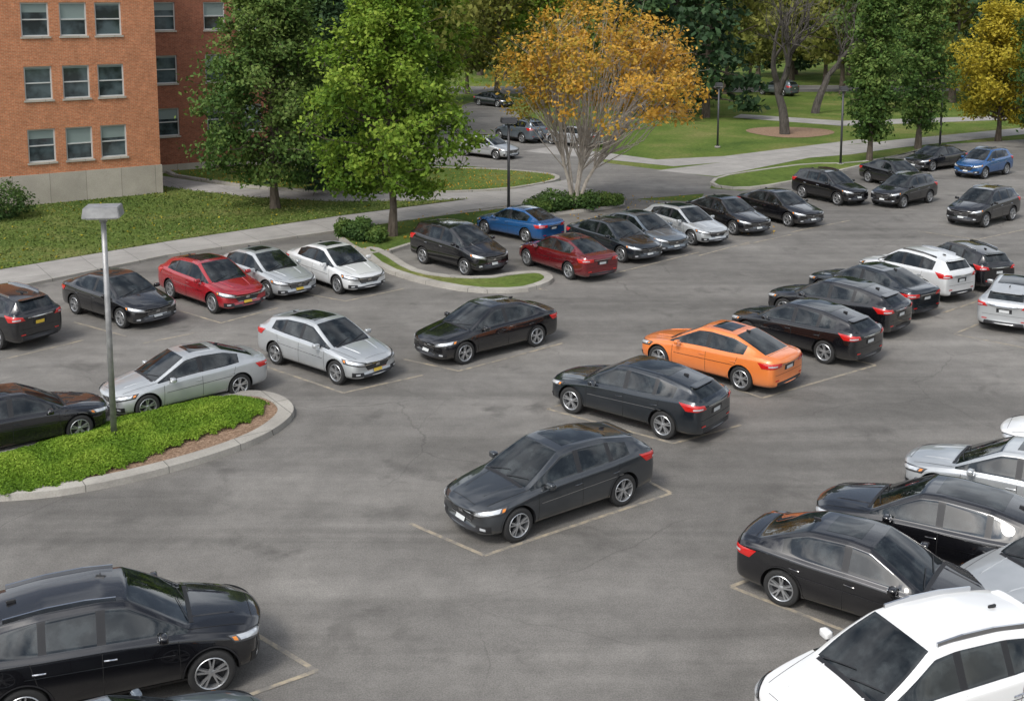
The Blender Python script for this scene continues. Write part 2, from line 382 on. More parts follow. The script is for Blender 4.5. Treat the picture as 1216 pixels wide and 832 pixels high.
    if kind=='suv':
        for s in (1,-1):
            pz=[(.05,zt(1.445)),(-.4,zt(1.475)),(-.95,zt(1.465)),(-1.55,zt(1.41))]
            for (xa,za),(xb,zb_) in zip(pz[:-1],pz[1:]):
                v=[Vector((xa,s*(.50+dw),za)),Vector((xa,s*(.53+dw),za)),Vector((xb,s*(.53+dw),zb_)),Vector((xb,s*(.50+dw),zb_))]
                up=Vector((0,0,.03)); lo=Vector((0,0,-.05))
                A=[bm.verts.new(x_+up) for x_ in v]; B=[bm.verts.new(x_+lo) for x_ in v]
                for a in ((A[0],A[1],A[2],A[3]),(A[0],B[0],B[1],A[1]),(A[1],B[1],B[2],A[2]),(A[2],B[2],B[3],A[3]),(A[3],B[3],B[0],A[0])):
                    f=bm.faces.new(a); f.material_index=3
    if kind in('suv','van'): box(-1.96,0,zt(1.335),.22,.94,.022,0,.4)
    if kind=='hatch': box(-1.88,0,zt(1.262),.20,.92,.020,0,.4,0,-.18)
    hz,_,_,_=bvh.ray_cast(Vector((-1.0 if kind=='sedan' else -1.45,0,3)),Vector((0,0,-1)))
    box(hz.x,0,hz.z+.022,.14,.03,.05,2,.4)
    box(0,0,R*.75,3.9,1.15,.16,2,.1)
    for x in WX: box(x,0,R,.10,1.5,.10,2,.1)
    def lathe(prof,cx,cy,s,mi,seg=32,smooth=True):
        rows=[]
        for (r,y) in prof:
            rows.append([bm.verts.new((cx+r*math.cos(2*math.pi*k/seg),cy+s*y,R+r*math.sin(2*math.pi*k/seg))) for k in range(seg)])
        for a,b in zip(rows[:-1],rows[1:]):
            for k in range(seg):
                vs=(a[k],a[(k+1)%seg],b[(k+1)%seg],b[k])
                f=bm.faces.new(vs if s>0 else vs[::-1]); f.material_index=mi; f.smooth=smooth
    q=R/.335; rr=.232*q
    for x in WX:
        for s in (1,-1):
            cy=s*(.795+dw)
            lathe([(.17*q,-.10),(.30*q,-.11),(.325*q,-.095),(R,-.06),(R,.06),(.325*q,.092),(.30*q,.108),(.26*q,.110),(rr,.095)],x,cy,s,6)
            lathe([(rr+.006,.097),(rr-.004,.106),(rr-.016,.098),(rr-.022,.05),(rr-.03,-.02)],x,cy,s,7)
            lathe([(rr-.02,.0),(.0001,.0)],x,cy,s,2)
            lathe([(.062,.02),(.055,.075),(.03,.085),(.0001,.087)],x,cy,s,7,16)
            ns=5
            for k in range(ns):
                for dlt in (-.17,.17):
                    a0=2*math.pi*k/ns+dlt*.6+.3; a1=2*math.pi*k/ns+dlt+.3
                    def P_(r,a,w,y):
                        ca,sa=math.cos(a),math.sin(a)
                        return [(x+r*ca-w*sa,cy+s*y,R+r*sa+w*ca),(x+r*ca+w*sa,cy+s*y,R+r*sa-w*ca)]
                    i0=P_(.035,a0,.016,.078); o0=P_(rr-.01,a1,.012,.094); i1=P_(.035,a0,.02,.03); o1=P_(rr-.01,a1,.016,.04)
                    V=[bm.verts.new(z) for z in i0+o0+i1+o1]
                    for ix in ((0,1,3,2),(0,2,6,4),(1,5,7,3)):
                        f=bm.faces.new([V[z] for z in ix]); f.material_index=7
    me=D.meshes.new(kind+'_mesh')
    for m_ in base_mats: me.materials.append(m_)
    bm.to_mesh(me); bm.free()
    try: me.set_sharp_from_angle(angle=math.radians(38))
    except Exception as e: print('sharp',e)
    return me
CM={k:car_mesh(k) for k in KP}
NAMES={'sedan':'parked_sedan','hatch':'parked_hatchback','suv':'parked_suv','van':'parked_minivan'}
def put_car(kind,col,x,y,yaw,sc=1.0,yp=False):
    o=D.objects.new(NAMES[kind],CM[kind]); COL.objects.link(o)
    o.location=(x,y,.004); o.rotation_euler=(0,0,yaw); o.scale=(sc,sc,sc)
    o.material_slots[0].link='OBJECT'; o.material_slots[0].material=PAINT[col]
    if yp: o.material_slots[8].link='OBJECT'; o.material_slots[8].material=m_plate_y
    return o
def car(kind,col,F,R,sc=1.0,flip=False,yp=False):
    f=Vector(G(*F)); r=Vector(G(*R)); d=f-r; d.normalize()
    nrm=Vector((-d.y,d.x)); mid=(f+r)/2
    if nrm.dot(mid)<0: nrm=-nrm
    if flip: nrm=-nrm
    c=mid+nrm*(.82*sc)-d*.04
    put_car(kind,col,c.x,c.y,math.atan2(d.y,d.x),sc,yp)
car('hatch','grey',(612,643),(740,599),1.0)
car('hatch','slate',(681,491),(786,520))
car('sedan','orange',(780,437),(884,465))
car('hatch','black',(880,405),(988,434))
car('hatch','black',(930,378),(1022,399))
car('sedan','slate',(965,352),(1065,379))
car('suv','pearl',(1030,337),(1102,357),.92)
car('suv','black',(1090,325),(1150,345),.88)
car('hatch','silver',(1190,356),(1160,391),.97,flip=True)
car('van','black',(563,330),(496,311),.97)
car('sedan','darkred',(627,316),(676,332))
car('sedan','blue',(570,277),(632,290),.95)
car('sedan','slate',(742,313),(684,297))
car('sedan','bluegrey',(778,304),(715,287))
car('hatch','silver',(830,294),(768,277),.97)
car('sedan','black',(880,282),(818,265))
car('sedan','black',(942,271),(883,257))
car('suv','black',(1003,246),(946,234),.93)
car('sedan','black',(1075,227),(1026,216))
car('suv','black',(1065,249),(1108,240),.90)
car('suv','black',(1163,272),(1205,261),.95)
car('sedan','black',(1100,205),(1145,199))
car('suv','blue',(1158,215),(1203,206),.95)
car('suv','black',(-68,397),(8,417),.95,yp=True)
car('sedan','black',(152,392),(85,371))
car('hatch','red',(262,375),(197,352),1.02,yp=True)
car('sedan','silver',(325,358),(263,338),yp=True)
car('sedan','pearl',(408,351),(349,331))
car('hatch','silver',(403,457),(327,432),.98,yp=True)
car('sedan','black',(549,433),(638,411))
car('sedan','silver',(180,496),(280,472),.93)
car('sedan','black',(82,526),(-28,550),.94)
car('suv','black',(243,824),(40,868),.97)
car('sedan','bluegrey',(240,985),(60,1060))
car('suv','white',(1014,950),(1224,885))
car('sedan','black',(1085,768),(950,725),.96)
car('hatch','black',(1040,668),(1155,700))
car('sedan','silver',(1140,607),(1245,634),.98)
car('sedan','white',(1250,565),(1375,590))
car('sedan','silver',(1250,770),(1390,735))
car('suv','bluegrey',(585,165),(630,172))
car('sedan','silver',(588,190),(555,186))
car('sedan','silver',(655,172),(690,176))
car('suv','bluegrey',(905,113),(930,115))
car('sedan','slate',(590,128),(570,126))

# ---------------------------------------------------------------- ground sheets
def poly_obj(name,pts,z,m):
    me=D.meshes.new(name); me.from_pydata([(x,y,z) for x,y in pts],[],[list(range(len(pts)))]); me.materials.append(m)
    bm=bmesh.new(); bm.from_mesh(me); bm.normal_update()
    for f in bm.faces:
        if f.normal.z<0: f.normal_flip()
    bmesh.ops.triangulate(bm,faces=bm.faces[:]); bm.to_mesh(me); bm.free()
    o=D.objects.new(name,me); COL.objects.link(o); return o
def smooth(pts,it=2,closed=True):
    for _ in range(it):
        q=[]; nn=len(pts)
        for i in range(nn):
            a=pts[i]; b=pts[(i+1)%nn]
            q.append((a[0]*.75+b[0]*.25,a[1]*.75+b[1]*.25)); q.append((a[0]*.25+b[0]*.75,a[1]*.25+b[1]*.75))
        pts=q
    return pts
def PX(l): return [G(*p) for p in l]
def offset(pts,d):
    A=sum(pts[i][0]*pts[(i+1)%len(pts)][1]-pts[(i+1)%len(pts)][0]*pts[i][1] for i in range(len(pts)))
    s=1 if A>0 else -1; out=[]
    for i in range(len(pts)):
        a=Vector(pts[i-1]); b=Vector(pts[i]); c=Vector(pts[(i+1)%len(pts)])
        e1=(b-a).normalized(); e2=(c-b).normalized(); t=(e1+e2)
        if t.length<1e-6: t=e1
        t.normalize(); nn=Vector((-t.y,t.x))*s
        out.append(tuple(b+nn*d))
    return out
def raised(name,pts,h,topmat,kw=.22,kerbmat=None,inner_h=None):
    e=D.objects.new(name,None); COL.objects.link(e)
    inn=offset(pts,kw); nn=len(pts)
    V=[(x,y,0) for x,y in pts]+[(x,y,h) for x,y in offset(pts,.02)]+[(x,y,h) for x,y in inn]+[(x,y,0) for x,y in inn]
    F=[]
    for i in range(nn):
        j=(i+1)%nn
        for k in range(3): F.append((k*nn+i,k*nn+j,(k+1)*nn+j,(k+1)*nn+i))
    me=D.meshes.new('kerb'); me.from_pydata(V,[],F); me.materials.append(kerbmat or m_kerb)
    bm=bmesh.new(); bm.from_mesh(me); bmesh.ops.recalc_face_normals(bm,faces=bm.faces)
    bm.to_mesh(me); bm.free()
    k=D.objects.new('kerb',me); COL.objects.link(k); k.parent=e
    t=poly_obj('bed',offset(pts,kw-.01),(inner_h if inner_h else h-.03),topmat); t.parent=e
    return inn
poly_obj('ground',[(-900,-60),(900,-60),(900,1500),(-900,1500)],0,m_grass)
lot=PX([(-700,455),(-300,401),(0,346),(200,304),(400,275),(560,250),(640,242),(720,236),(830,240),(840,224),(880,227),(930,220),(1000,203),(1060,190),(1120,172),(1216,166),(1500,160),(1900,200)])+[(60,2),(60,-20),(-40,-20),(-45,20)]
poly_obj('parking_lot',lot,.004,m_asph)
poly_obj('access_road',PX([(450,160),(520,135),(560,122),(600,126),(640,150),(700,166),(690,180),(720,194),(790,203),(850,211),(840,230),(720,240),(665,214),(620,204),(560,198),(450,194),(380,190),(380,170)]),.008,m_asph)
poly_obj('far_road',PX([(300,110),(560,112),(1216,108),(1700,104),(1700,98),(1216,101),(560,103),(300,102)]),.004,m_asph)
side=PX([(-300,378),(0,324),(200,290),(400,260),(560,239),(640,226),(672,216),(690,224),(725,236),(640,243),(560,251),(400,276),(200,305),(0,347),(-300,402)])
e=poly_obj('sidewalk',side,.12,m_conc)
ke=side[7:]
V=[];F=[]
for i,(x,y) in enumerate(ke): V+=[(x,y,0),(x,y,.119),(x+.02,y-.15,.119),(x+.02,y-.15,0)]
for i in range(len(ke)-1):
    a=i*4;b=a+4; F+=[(a+1,b+1,b+2,a+2),(a+2,b+2,b+3,a+3)]
me=D.meshes.new('kerb'); me.from_pydata(V,[],F); me.materials.append(m_kerb); o=D.objects.new('sidewalk_kerb',me); COL.objects.link(o)
lawn1=PX([(-300,375),(0,323),(200,289),(400,259),(520,243),(560,238),(500,240),(400,241),(300,236),(230,228),(190,222),(150,228),(0,244),(-300,262)])
poly_obj('lawn',lawn1,.10,m_grass)
poly_obj('footpath',PX([(560,239),(640,226),(672,216),(600,229),(500,233),(400,233),(300,227),(235,218),(190,211),(170,214),(190,223),(230,229),(300,237),(400,242),(500,241)]),.11,m_conc)
lawn2=smooth(PX([(196,209),(240,216),(300,225),(400,231),(500,232),(600,228),(655,219),(668,213),(655,208),(600,203),(500,200),(300,197),(200,199)]),1)
raised('lawn_island',lawn2,.14,m_grass,.3)
strip=smooth(PX([(398,283),(420,300),(450,306),(500,290),(600,262),(700,252),(745,245),(735,240),(660,244),(560,253),(450,268),(400,276)]),1)
raised('planting_strip',strip,.14,m_grass,.25)
pen=smooth(PX([(425,300),(450,322),(500,338),(560,349),(620,349),(650,341),(660,333),(645,325),(610,327),(575,333),(520,330),(490,322),(465,305),(445,296)]),1)
raised('kerbed_island',pen,.15,m_grass,.35)
isl=smooth(PX([(-250,600),(0,598),(110,585),(230,555),(310,527),(346,503),(352,487),(330,472),(290,468),(200,480),(130,500),(60,520),(0,540),(-250,580)]),2)
inn=raised('kerbed_planting_island',isl,.15,m_mulch,.42)
rl=smooth(PX([(840,222),(850,212),(900,204),(960,196),(1010,196),(1060,188),(1110,176),(1060,190),(1000,205),(930,221),(880,227)]),1)
raised('lawn_verge',rl,.14,m_grass,.25)
poly_obj('footpath',PX([(780,203),(860,193),(960,178),(1060,167),(1216,152),(1500,136),(1500,143),(1216,160),(1120,170),(1060,177),(1010,184),(960,188),(900,200),(850,210),(810,206)]),.012,m_conc)
poly_obj('footpath',PX([(620,180),(800,198),(860,193),(1040,168),(1020,166),(860,186),(780,190),(660,174)]),.010,m_conc)
poly_obj('footpath',PX([(870,140),(1000,150),(1216,142),(1500,128),(1500,124),(1216,137),(1000,144),(880,136)]),.010,m_conc)
poly_obj('mulch_bed',smooth(PX([(880,157),(937,166),(995,160),(985,154),(937,151),(895,152)]),2),.02,m_mulch)
def lines(name,segs,w=.09):
    V=[];F=[]
    for (a,b) in segs:
        a=Vector(G(*a)); b=Vector(G(*b)); d=(b-a).normalized(); s=Vector((-d.y,d.x))*w/2
        k=len(V)
        for q in (a-s,a+s,b+s,b-s): V.append((q.x,q.y,.0085 if len(F)%2 else .0125))
        F.append((k,k+3,k+2,k+1))
    me=D.meshes.new(name); me.from_pydata(V,[],F); me.materials.append(m_line); o=D.objects.new(name,me); COL.objects.link(o)
lines('parking_bay_lines',[((487,622),(575,660)),((575,660),(797,586)),((797,586),(770,572)),((650,486),(800,527)),((800,527),(880,505)),((650,486),(700,470)),
 ((875,463),(905,473)),((905,473),(1040,434)),((1040,434),(1000,425)),((480,427),(545,441)),((545,441),(668,408)),((305,432),(408,467)),((408,467),(502,446)),
 ((290,745),(376,797)),((376,797),(270,835)),((868,697),(1005,750)),((868,697),(925,675)),((1133,397),(1240,418)),((1133,397),(1180,378)),
 ((1030,382),(1120,366)),((88,383),(150,400)),((0,428),(100,404)),((215,370),(262,384)),((262,384),(330,366)),((355,348),(410,358)),((410,358),(480,343)),
 ((0,428),(-60,415)),((600,338),(650,345)),((730,325),(830,300)),((830,304),(890,288)),((880,292),(940,279)),((940,276),(1010,262)),((1090,275),(1160,285)),((1160,285),(1240,268)),((1120,372),(1170,355)),((170,408),(235,395))])

# ---------------------------------------------------------------- vegetation
class Acc:
    def __init__(s): s.V=[];s.M=[];s.T=[]
    def quads(s,Q,m,t):
        s.V.append(Q.reshape(-1,4,3)); s.M.append(np.full(len(Q),m)); s.T.append(np.broadcast_to(t,(len(Q),)).astype(float))
    def tube(s,P,R,m,sides=6):
        P=np.array(P,float); R=np.array(R,float)
        T=np.gradient(P,axis=0); T/=np.linalg.norm(T,axis=1)[:,None]+1e-9
        up=np.array([.3,.9,.1]); A=np.cross(T,up); A/=np.linalg.norm(A,axis=1)[:,None]+1e-9; B=np.cross(T,A)
        an=np.arange(sides)*2*np.pi/sides
        ring=P[:,None,:]+R[:,None,None]*(np.cos(an)[None,:,None]*A[:,None,:]+np.sin(an)[None,:,None]*B[:,None,:])
        r2=np.roll(ring,-1,axis=1)
        Q=np.stack([ring[:-1],r2[:-1],r2[1:],ring[1:]],axis=2).reshape(-1,4,3); s.quads(Q,m,.5)
    def leaves(s,C,out,size,m,t,upb=.5,asp=.6):
        n=len(C); nv=rng.normal(size=(n,3))*.7+out*.5+np.array([0,0,upb]); nv/=np.linalg.norm(nv,axis=1)[:,None]+1e-9
        r=rng.normal(size=(n,3)); u=np.cross(nv,r); u/=np.linalg.norm(u,axis=1)[:,None]+1e-9; v=np.cross(nv,u)
        sz=(size*rng.uniform(.6,1.35,n))[:,None]; a=u*sz; b=v*sz*asp
        Q=np.stack([C-a,C-b*1.0+a*.1,C+a,C+b+a*.1],axis=1); s.quads(Q,m,t)
    def moved(s,o,loc,sc,rot):
        c,sn=math.cos(rot),math.sin(rot); Rm=np.array([[c,sn,0],[-sn,c,0],[0,0,1]])
        for V,M,T in zip(o.V,o.M,o.T): s.V.append((V*np.array(sc))@Rm+np.array(loc)); s.M.append(M); s.T.append(T)
    def build(s,name,mats,loc=(0,0,0)):
        V=np.concatenate(s.V).reshape(-1,3); M=np.concatenate(s.M); T=np.concatenate(s.T); nf=len(M)
        me=D.meshes.new(name); me.vertices.add(len(V)); me.vertices.foreach_set('co',V.ravel().astype(np.float32))
        me.loops.add(nf*4); me.loops.foreach_set('vertex_index',np.arange(nf*4,dtype=np.int32))
        me.polygons.add(nf); me.polygons.foreach_set('loop_start',np.arange(0,nf*4,4,dtype=np.int32))
        for m in mats: me.materials.append(m)
        me.polygons.foreach_set('material_index',M.astype(np.int32))
        me.update(calc_edges=True)
        a=me.attributes.new('tint','FLOAT','FACE'); a.data.foreach_set('value',np.clip(T,0,1).astype(np.float32))
        o=D.objects.new(name,me); COL.objects.link(o); o.location=loc; return o
def limb_tree(H,R,base,nl,shape,elev,leafn,lsize,trunk,clump=.45,droop=0.,side=6,twigs=5,mleaf=1):
    A=Acc(); nseg=9
    tp=np.zeros((nseg,3)); tp[:,2]=np.linspace(0,H*.97,nseg); tp[1:,:2]+=np.cumsum(rng.normal(0,.03*H/nseg*1.2,(nseg-1,2)),axis=0)
    tr=trunk*(1-np.linspace(0,1,nseg)**.8*.93); tr[0]*=1.35
    A.tube(tp,tr,0,8)
    per=max(1,leafn//(nl*(twigs+1)))
    for i in range(nl):
        t=(i+rng.uniform(0,.9))/nl; z=base+(H*.97-base)*t
        p0=np.array([np.interp(z,tp[:,2],tp[:,0]),np.interp(z,tp[:,2],tp[:,1]),z])
        az=i*2.4+rng.normal(0,.3); el=math.radians(elev(t)+rng.normal(0,6)); L=max(.35,R*shape(t)*rng.uniform(.68,1.14))
        d=np.array([math.cos(az)*math.cos(el),math.sin(az)*math.cos(el),math.sin(el)])
        s=np.linspace(0,1,5)[:,None]; P=p0+d*L*s+np.array([0,0,1])*(-droop*L*s**2)+rng.normal(0,.03*L,(5,3))*s
        A.tube(P,np.interp(np.linspace(0,1,5),[0,1],[max(.02,trunk*.35*(1-t*.7)),.012]),0,5)
        ct=rng.uniform(.1,.9)
        for k in range(twigs+1):
            f=rng.uniform(.3,1.02)if k else 1.; q=np.array([np.interp(f,s[:,0],P[:,j]) for j in range(3)])
            td=d*.4+rng.normal(0,.6,3); td/=np.linalg.norm(td); tl=L*.28*rng.uniform(.5,1.2); e=q+td*tl+np.array([0,0,-droop*.2])
            A.tube([q,(q+e)/2+rng.normal(0,.03,3),e],[.018,.012,.006],0,3)
            nn=int(per*rng.uniform(.4,1.6))
            if nn<1: continue
            w=rng.uniform(0,1,nn)[:,None]; C=q*(1-w)+e*w+rng.normal(0,clump*rng.uniform(.6,1.1),(nn,3))*np.array([1,1,.7])
            C[:,2]=np.maximum(C[:,2],base*.55)
            out=C-np.array([p0[0],p0[1],H*.45]); out/=np.linalg.norm(out,axis=1)[:,None]+1e-9
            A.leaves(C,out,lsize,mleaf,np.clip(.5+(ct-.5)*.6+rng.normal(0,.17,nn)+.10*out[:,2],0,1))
    return A
def rec_tree(H,spread,levels,r0,split=(3,4),stemlen=.3,upw=.25):
    A=Acc()
    def br(p,d,L,r,lev):
        n=4; P=[p]; dd=d.copy()
        for k in range(n):
            dd=dd+rng.normal(0,.13,3)+np.array([0,0,upw*.22]); dd/=np.linalg.norm(dd); P.append(P[-1]+dd*L/n)
        A.tube(P,np.linspace(r,r*.62,n+1),0,7 if lev<2 else (4 if lev<4 else 3))
        if lev>=levels-1: return
        for k in range(rng.integers(split[0],split[1]+1)):
            a=rng.uniform(0,2*math.pi); s=rng.uniform(.35,.8)*spread
            perp=np.cross(dd,[math.cos(a),math.sin(a),.3]); perp/=np.linalg.norm(perp)+1e-9
            nd=dd*math.cos(s)+perp*math.sin(s); nd/=np.linalg.norm(nd)
            st=P[-1] if k==0 else P[rng.integers(2,n+1)]
            br(st,nd,L*rng.uniform(.62,.88),r*.6*rng.uniform(.8,1.05),lev+1)
    br(np.array([0,0,-.05]),np.array([0,0,1.]),H*stemlen,r0,0)
    return A
def dome_tree(cx,cz,rx,rz,nstem,nclump,leafn,lsize,clump):
    """multi-stemmed, spreading crown: stems fan out, each leaf clump hangs on its own branch"""
    A=Acc(); tops=[]
    for s in range(nstem):
        az=2*math.pi*s/nstem+rng.normal(0,.25); ln=rng.uniform(1.2,2.2)
        q=np.array([math.cos(az)*ln+cx*.45,math.sin(az)*ln,cz*rng.uniform(.62,.82)])
        b=np.array([math.cos(az)*.14,math.sin(az)*.14,-.05]); t=np.linspace(0,1,7)[:,None]
        P=b+(q-b)*np.hstack([t**1.35,t**1.35,t**.9])+rng.normal(0,.05,(7,3))*t
        A.tube(P,np.linspace(.105,.05,7),0,7); tops.append(P)
    for i in range(nclump):
        while True:
            v=rng.normal(size=3); v/=np.linalg.norm(v)
            if v[2]>-.42: break
        rad=rng.uniform(.45,1.02)**.6; wob=1+.13*math.sin(4*math.atan2(v[1],v[0])+1)+.08*math.sin(7*v[2]+2)
        c=np.array([cx,0,cz])+v*rad*wob*np.array([rx,rx,rz])
        P=min(tops,key=lambda P:np.linalg.norm((P[-1]-c)[:2])+rng.uniform(0,1.2)); k=rng.integers(3,7); a=P[k]
        m1=a*.6+c*.4+np.array([0,0,-.25])+rng.normal(0,.15,3); m2=a*.25+c*.75+rng.normal(0,.15,3)
        A.tube([a,m1,m2,c],[.032,.022,.014,.006],0,4)
        for k in range(4):
            e=c+rng.normal(0,.5,3); A.tube([m2*.5+c*.5,e],[.009,.004],0,3)
        nn=int(leafn*rng.uniform(.35,1.6)); C=c+rng.normal(0,clump*rng.uniform(.7,1.2),(nn,3))*np.array([1,1,.65])
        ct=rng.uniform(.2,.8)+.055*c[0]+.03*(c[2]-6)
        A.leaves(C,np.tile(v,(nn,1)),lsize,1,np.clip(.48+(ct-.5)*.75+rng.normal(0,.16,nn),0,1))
    return A
def L3(u,v): x,y=G(u,v); return (x,y,.0)
broad=lambda t: min(1,(t+.22)/.42)*(1-max(0,t-.22)*1.0)**.75
A=limb_tree(11.6,4.2,1.7,90,broad,lambda t:8+45*t,40000,.11,.22,.36,.05,twigs=6); A.build('green_maple_tree',[m_bark,m_lf_mid],L3(327,250))
A=limb_tree(11.9,3.8,1.9,90,broad,lambda t:12+45*t,40000,.11,.20,.30,.05,twigs=6); A.build('green_maple_tree',[m_bark,m_lf_bright],L3(466,283))
A=dome_tree(1.1,6.2,4.6,3.9,5,180,88,.105,.42); A.build('autumn_orange_tree',[m_barkl,m_lf_orange],L3(683,250))
fir=lambda t:(1-t)**.85+.04
A=limb_tree(13,2.9,1.0,110,fir,lambda t:-5+25*t,24000,.13,.2,.28,.10,twigs=5); A.build('spruce_tree',[m_bark,m_lf_fir],L3(392,226))
A=limb_tree(12.5,2.0,1.6,80,lambda t:min(1,t*3+.3)*(1-t)**.7+.05,lambda t:10+20*t,15000,.13,.17,.3,.05); A.build('cypress_tree',[m_bark,m_lf_mid],L3(1032,193))
A=limb_tree(14,2.5,1.6,70,lambda t:min(1,t*3+.3)*(1-t)**.7+.05,lambda t:10+25*t,14000,.13,.2,.38,.05); A.build('spruce_tree',[m_bark,m_lf_mid],L3(1090,177))
A=limb_tree(9.4,4.0,1.5,60,broad,lambda t:15+40*t,20000,.14,.2,.45); A.build('yellow_autumn_tree',[m_bark,m_lf_yellow],L3(1185,168))
A=limb_tree(12,2.8,1.5,60,broad,lambda t:15+40*t,15000,.14,.2,.45); A.build('green_maple_tree',[m_bark,m_lf_dark],L3(1245,180))
for u,v,h in ((932,160,17),(968,135,15)):
    A=rec_tree(h,.85,6,.42,split=(2,4),stemlen=.25,upw=.22); A.build('bare_tree',[m_barkd],L3(u,v))
big=Acc(); LM=[m_bark,m_lf_dark,m_lf_mid,m_lf_fir,m_lf_yellow,m_lf_bright,m_lf_olive]
protos=[limb_tree(16,5.5,2.5,45,broad,lambda t:15+40*t,5200,.30,.3,.75,twigs=4,mleaf=1),
        limb_tree(15,5.2,2.5,45,broad,lambda t:15+40*t,5200,.30,.3,.75,twigs=4,mleaf=2),
        limb_tree(20,4.2,1.5,60,fir,lambda t:-5+25*t,5200,.32,.3,.5,.1,twigs=4,mleaf=3),
        limb_tree(12,4.6,2.2,40,broad,lambda t:15+40*t,4200,.28,.25,.7,twigs=4,mleaf=4),
        limb_tree(15,5.0,2.6,42,broad,lambda t:15+40*t,4800,.28,.28,.75,twigs=4,mleaf=6),
        limb_tree(15,5.0,2.6,42,broad,lambda t:15+40*t,4800,.28,.28,.75,twigs=4,mleaf=5)]
spots=[]
for u,v,k in [(470,128,4),(520,122,5),(555,112,4),(590,116,4),(640,112,5),(600,96,3),(690,112,4),(740,120,1),(770,108,5),(800,128,2),(838,140,2),(862,112,4),(800,100,2),(890,104,4),(450,150,1),(430,170,2),
  (1000,112,4),(1040,118,1),(1090,112,2),(1130,122,4),(1160,108,1),(1210,118,5),(1250,112,2),(980,100,4),(1060,100,1),(1180,130,2),(900,92,1),(940,96,4),(370,160,2),(320,165,1),(280,160,0),(760,135,2)]:
    spots.append((*G(u,v),k))
for i in range(50):
    Y=rng.uniform(150,230); spots.append((rng.uniform(-.45,.56)*Y,Y,int(rng.choice([0,1,1,2,4,4,4,5,3]))))
for x,y,k in spots:
    s=rng.uniform(.8,1.2); big.moved(protos[k],(x,y,0),(s,s,s*rng.uniform(.9,1.15)),rng.uniform(0,6.28))
big.build('distant_trees',LM)

def inside(P,poly):
    poly=np.array(poly); x,y=P[:,0],P[:,1]; r=np.zeros(len(P),bool); j=len(poly)-1
    for i in range(len(poly)):
        xi,yi=poly[i]; xj,yj=poly[j]
        c=((yi>y)!=(yj>y))&(x<(xj-xi)*(y-yi)/(yj-yi+1e-12)+xi); r^=c; j=i
    return r
def edged(P,poly):
    poly=np.array(poly); d=np.full(len(P),1e9)
    for i in range(len(poly)):
        a=poly[i-1];b=poly[i]; ab=b-a; t=np.clip(((P-a)@ab)/(ab@ab+1e-9),0,1); d=np.minimum(d,np.linalg.norm(P-(a+t[:,None]*ab),axis=1))
    return d
def cover(name,poly,n,hmax,size,m,fall=.45):
    pa=np.array(poly); lo,hi=pa.min(0),pa.max(0)
    P=rng.uniform(lo,hi,(n,2)); P=P[inside(P,poly)]; d=edged(P,poly)
    nz=.5+.25*np.sin(P[:,0]*3.1+1.3*np.sin(P[:,1]*2.3))+.25*np.sin(P[:,1]*3.7+1.7*np.sin(P[:,0]*2.9))
    keep=d>.15*np.abs(np.sin(P[:,0]*5+P[:,1]*4))+.12*rng.random(len(P)); P=P[keep];d=d[keep];nz=nz[keep]
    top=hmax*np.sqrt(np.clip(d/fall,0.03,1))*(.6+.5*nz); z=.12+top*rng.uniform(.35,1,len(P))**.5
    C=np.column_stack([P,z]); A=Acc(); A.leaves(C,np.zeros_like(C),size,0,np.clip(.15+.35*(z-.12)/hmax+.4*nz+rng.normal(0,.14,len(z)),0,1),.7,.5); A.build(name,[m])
cover('groundcover_plants',smooth(PX([(-120,608),(0,600),(95,582),(160,561),(195,546),(245,527),(305,508),(328,488),(300,474),(240,478),(180,490),(120,508),(60,526),(0,546),(-120,570)]),2),220000,.22,.032,m_lf_cover,.9)
def shrub(name,u,v,r,h,m,n=2500):
    x,y=G(u,v); A=Acc(); c=rng.normal(size=(n,3)); c/=np.linalg.norm(c,axis=1)[:,None]
    rad=rng.uniform(.6,1.05,n)*(1+.15*np.sin(c[:,0]*5+u)+.12*np.sin(c[:,1]*7)); C=c*rad[:,None]*np.array([r,r,h*.55])+np.array([0,0,h*.5]); C[:,2]=np.abs(C[:,2])
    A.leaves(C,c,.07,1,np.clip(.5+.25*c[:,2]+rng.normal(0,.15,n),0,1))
    for k in range(6):
        a=k*1.05; A.tube([[0,0,0],[math.cos(a)*r*.5,math.sin(a)*r*.5,h*.7]],[.03,.01],0,4)
    A.build(name,[m_bark,m],(x,y,.1))
for u,v,r,h in ((428,287,.7,.9),(412,283,.6,.7),(447,290,.5,.6),(655,252,1.0,.9),(690,249,1.0,.8),(720,246,.8,.6),(8,262,1.3,1.6),(-30,262,1.2,1.7),(640,254,.7,.6)):
    shrub('shrub',u,v,r,h,m_lf_dark if h>.7 else m_lf_mid)
def scatter(name,poly,n,z0,size,m,t0):
    pa=np.array(poly); lo,hi=pa.min(0),pa.max(0); P=rng.uniform(lo,hi,(n,2)); P=P[inside(P,poly)]
    nzz=.5+.5*np.sin(P[:,0]*.5+1.5*np.sin(P[:,1]*.35))*np.sin(P[:,1]*.45+1)
    C=np.column_stack([P,z0+rng.uniform(0,.04,len(P))]); A=Acc(); A.leaves(C,np.zeros_like(C),size,0,np.clip(t0+.5*(nzz-.5)+rng.normal(0,.2,len(P)),0,1),.6,.6); A.build(name,[m])
scatter('lawn_grass_tufts',lawn1,60000,.105,.055,m_lf_turf,.55)
scatter('fallen_leaves',lawn1,1800,.12,.06,m_lf_yellow,.3)
scatter('fallen_leaves',lawn2,2500,.13,.06,m_lf_orange,.3)
scatter('fallen_leaves',strip,500,.15,.06,m_lf_orange,.5)
scatter('fallen_leaves',[(3.0,52),(12,50),(13,60),(2,62)],450,.02,.06,m_lf_orange,.6)

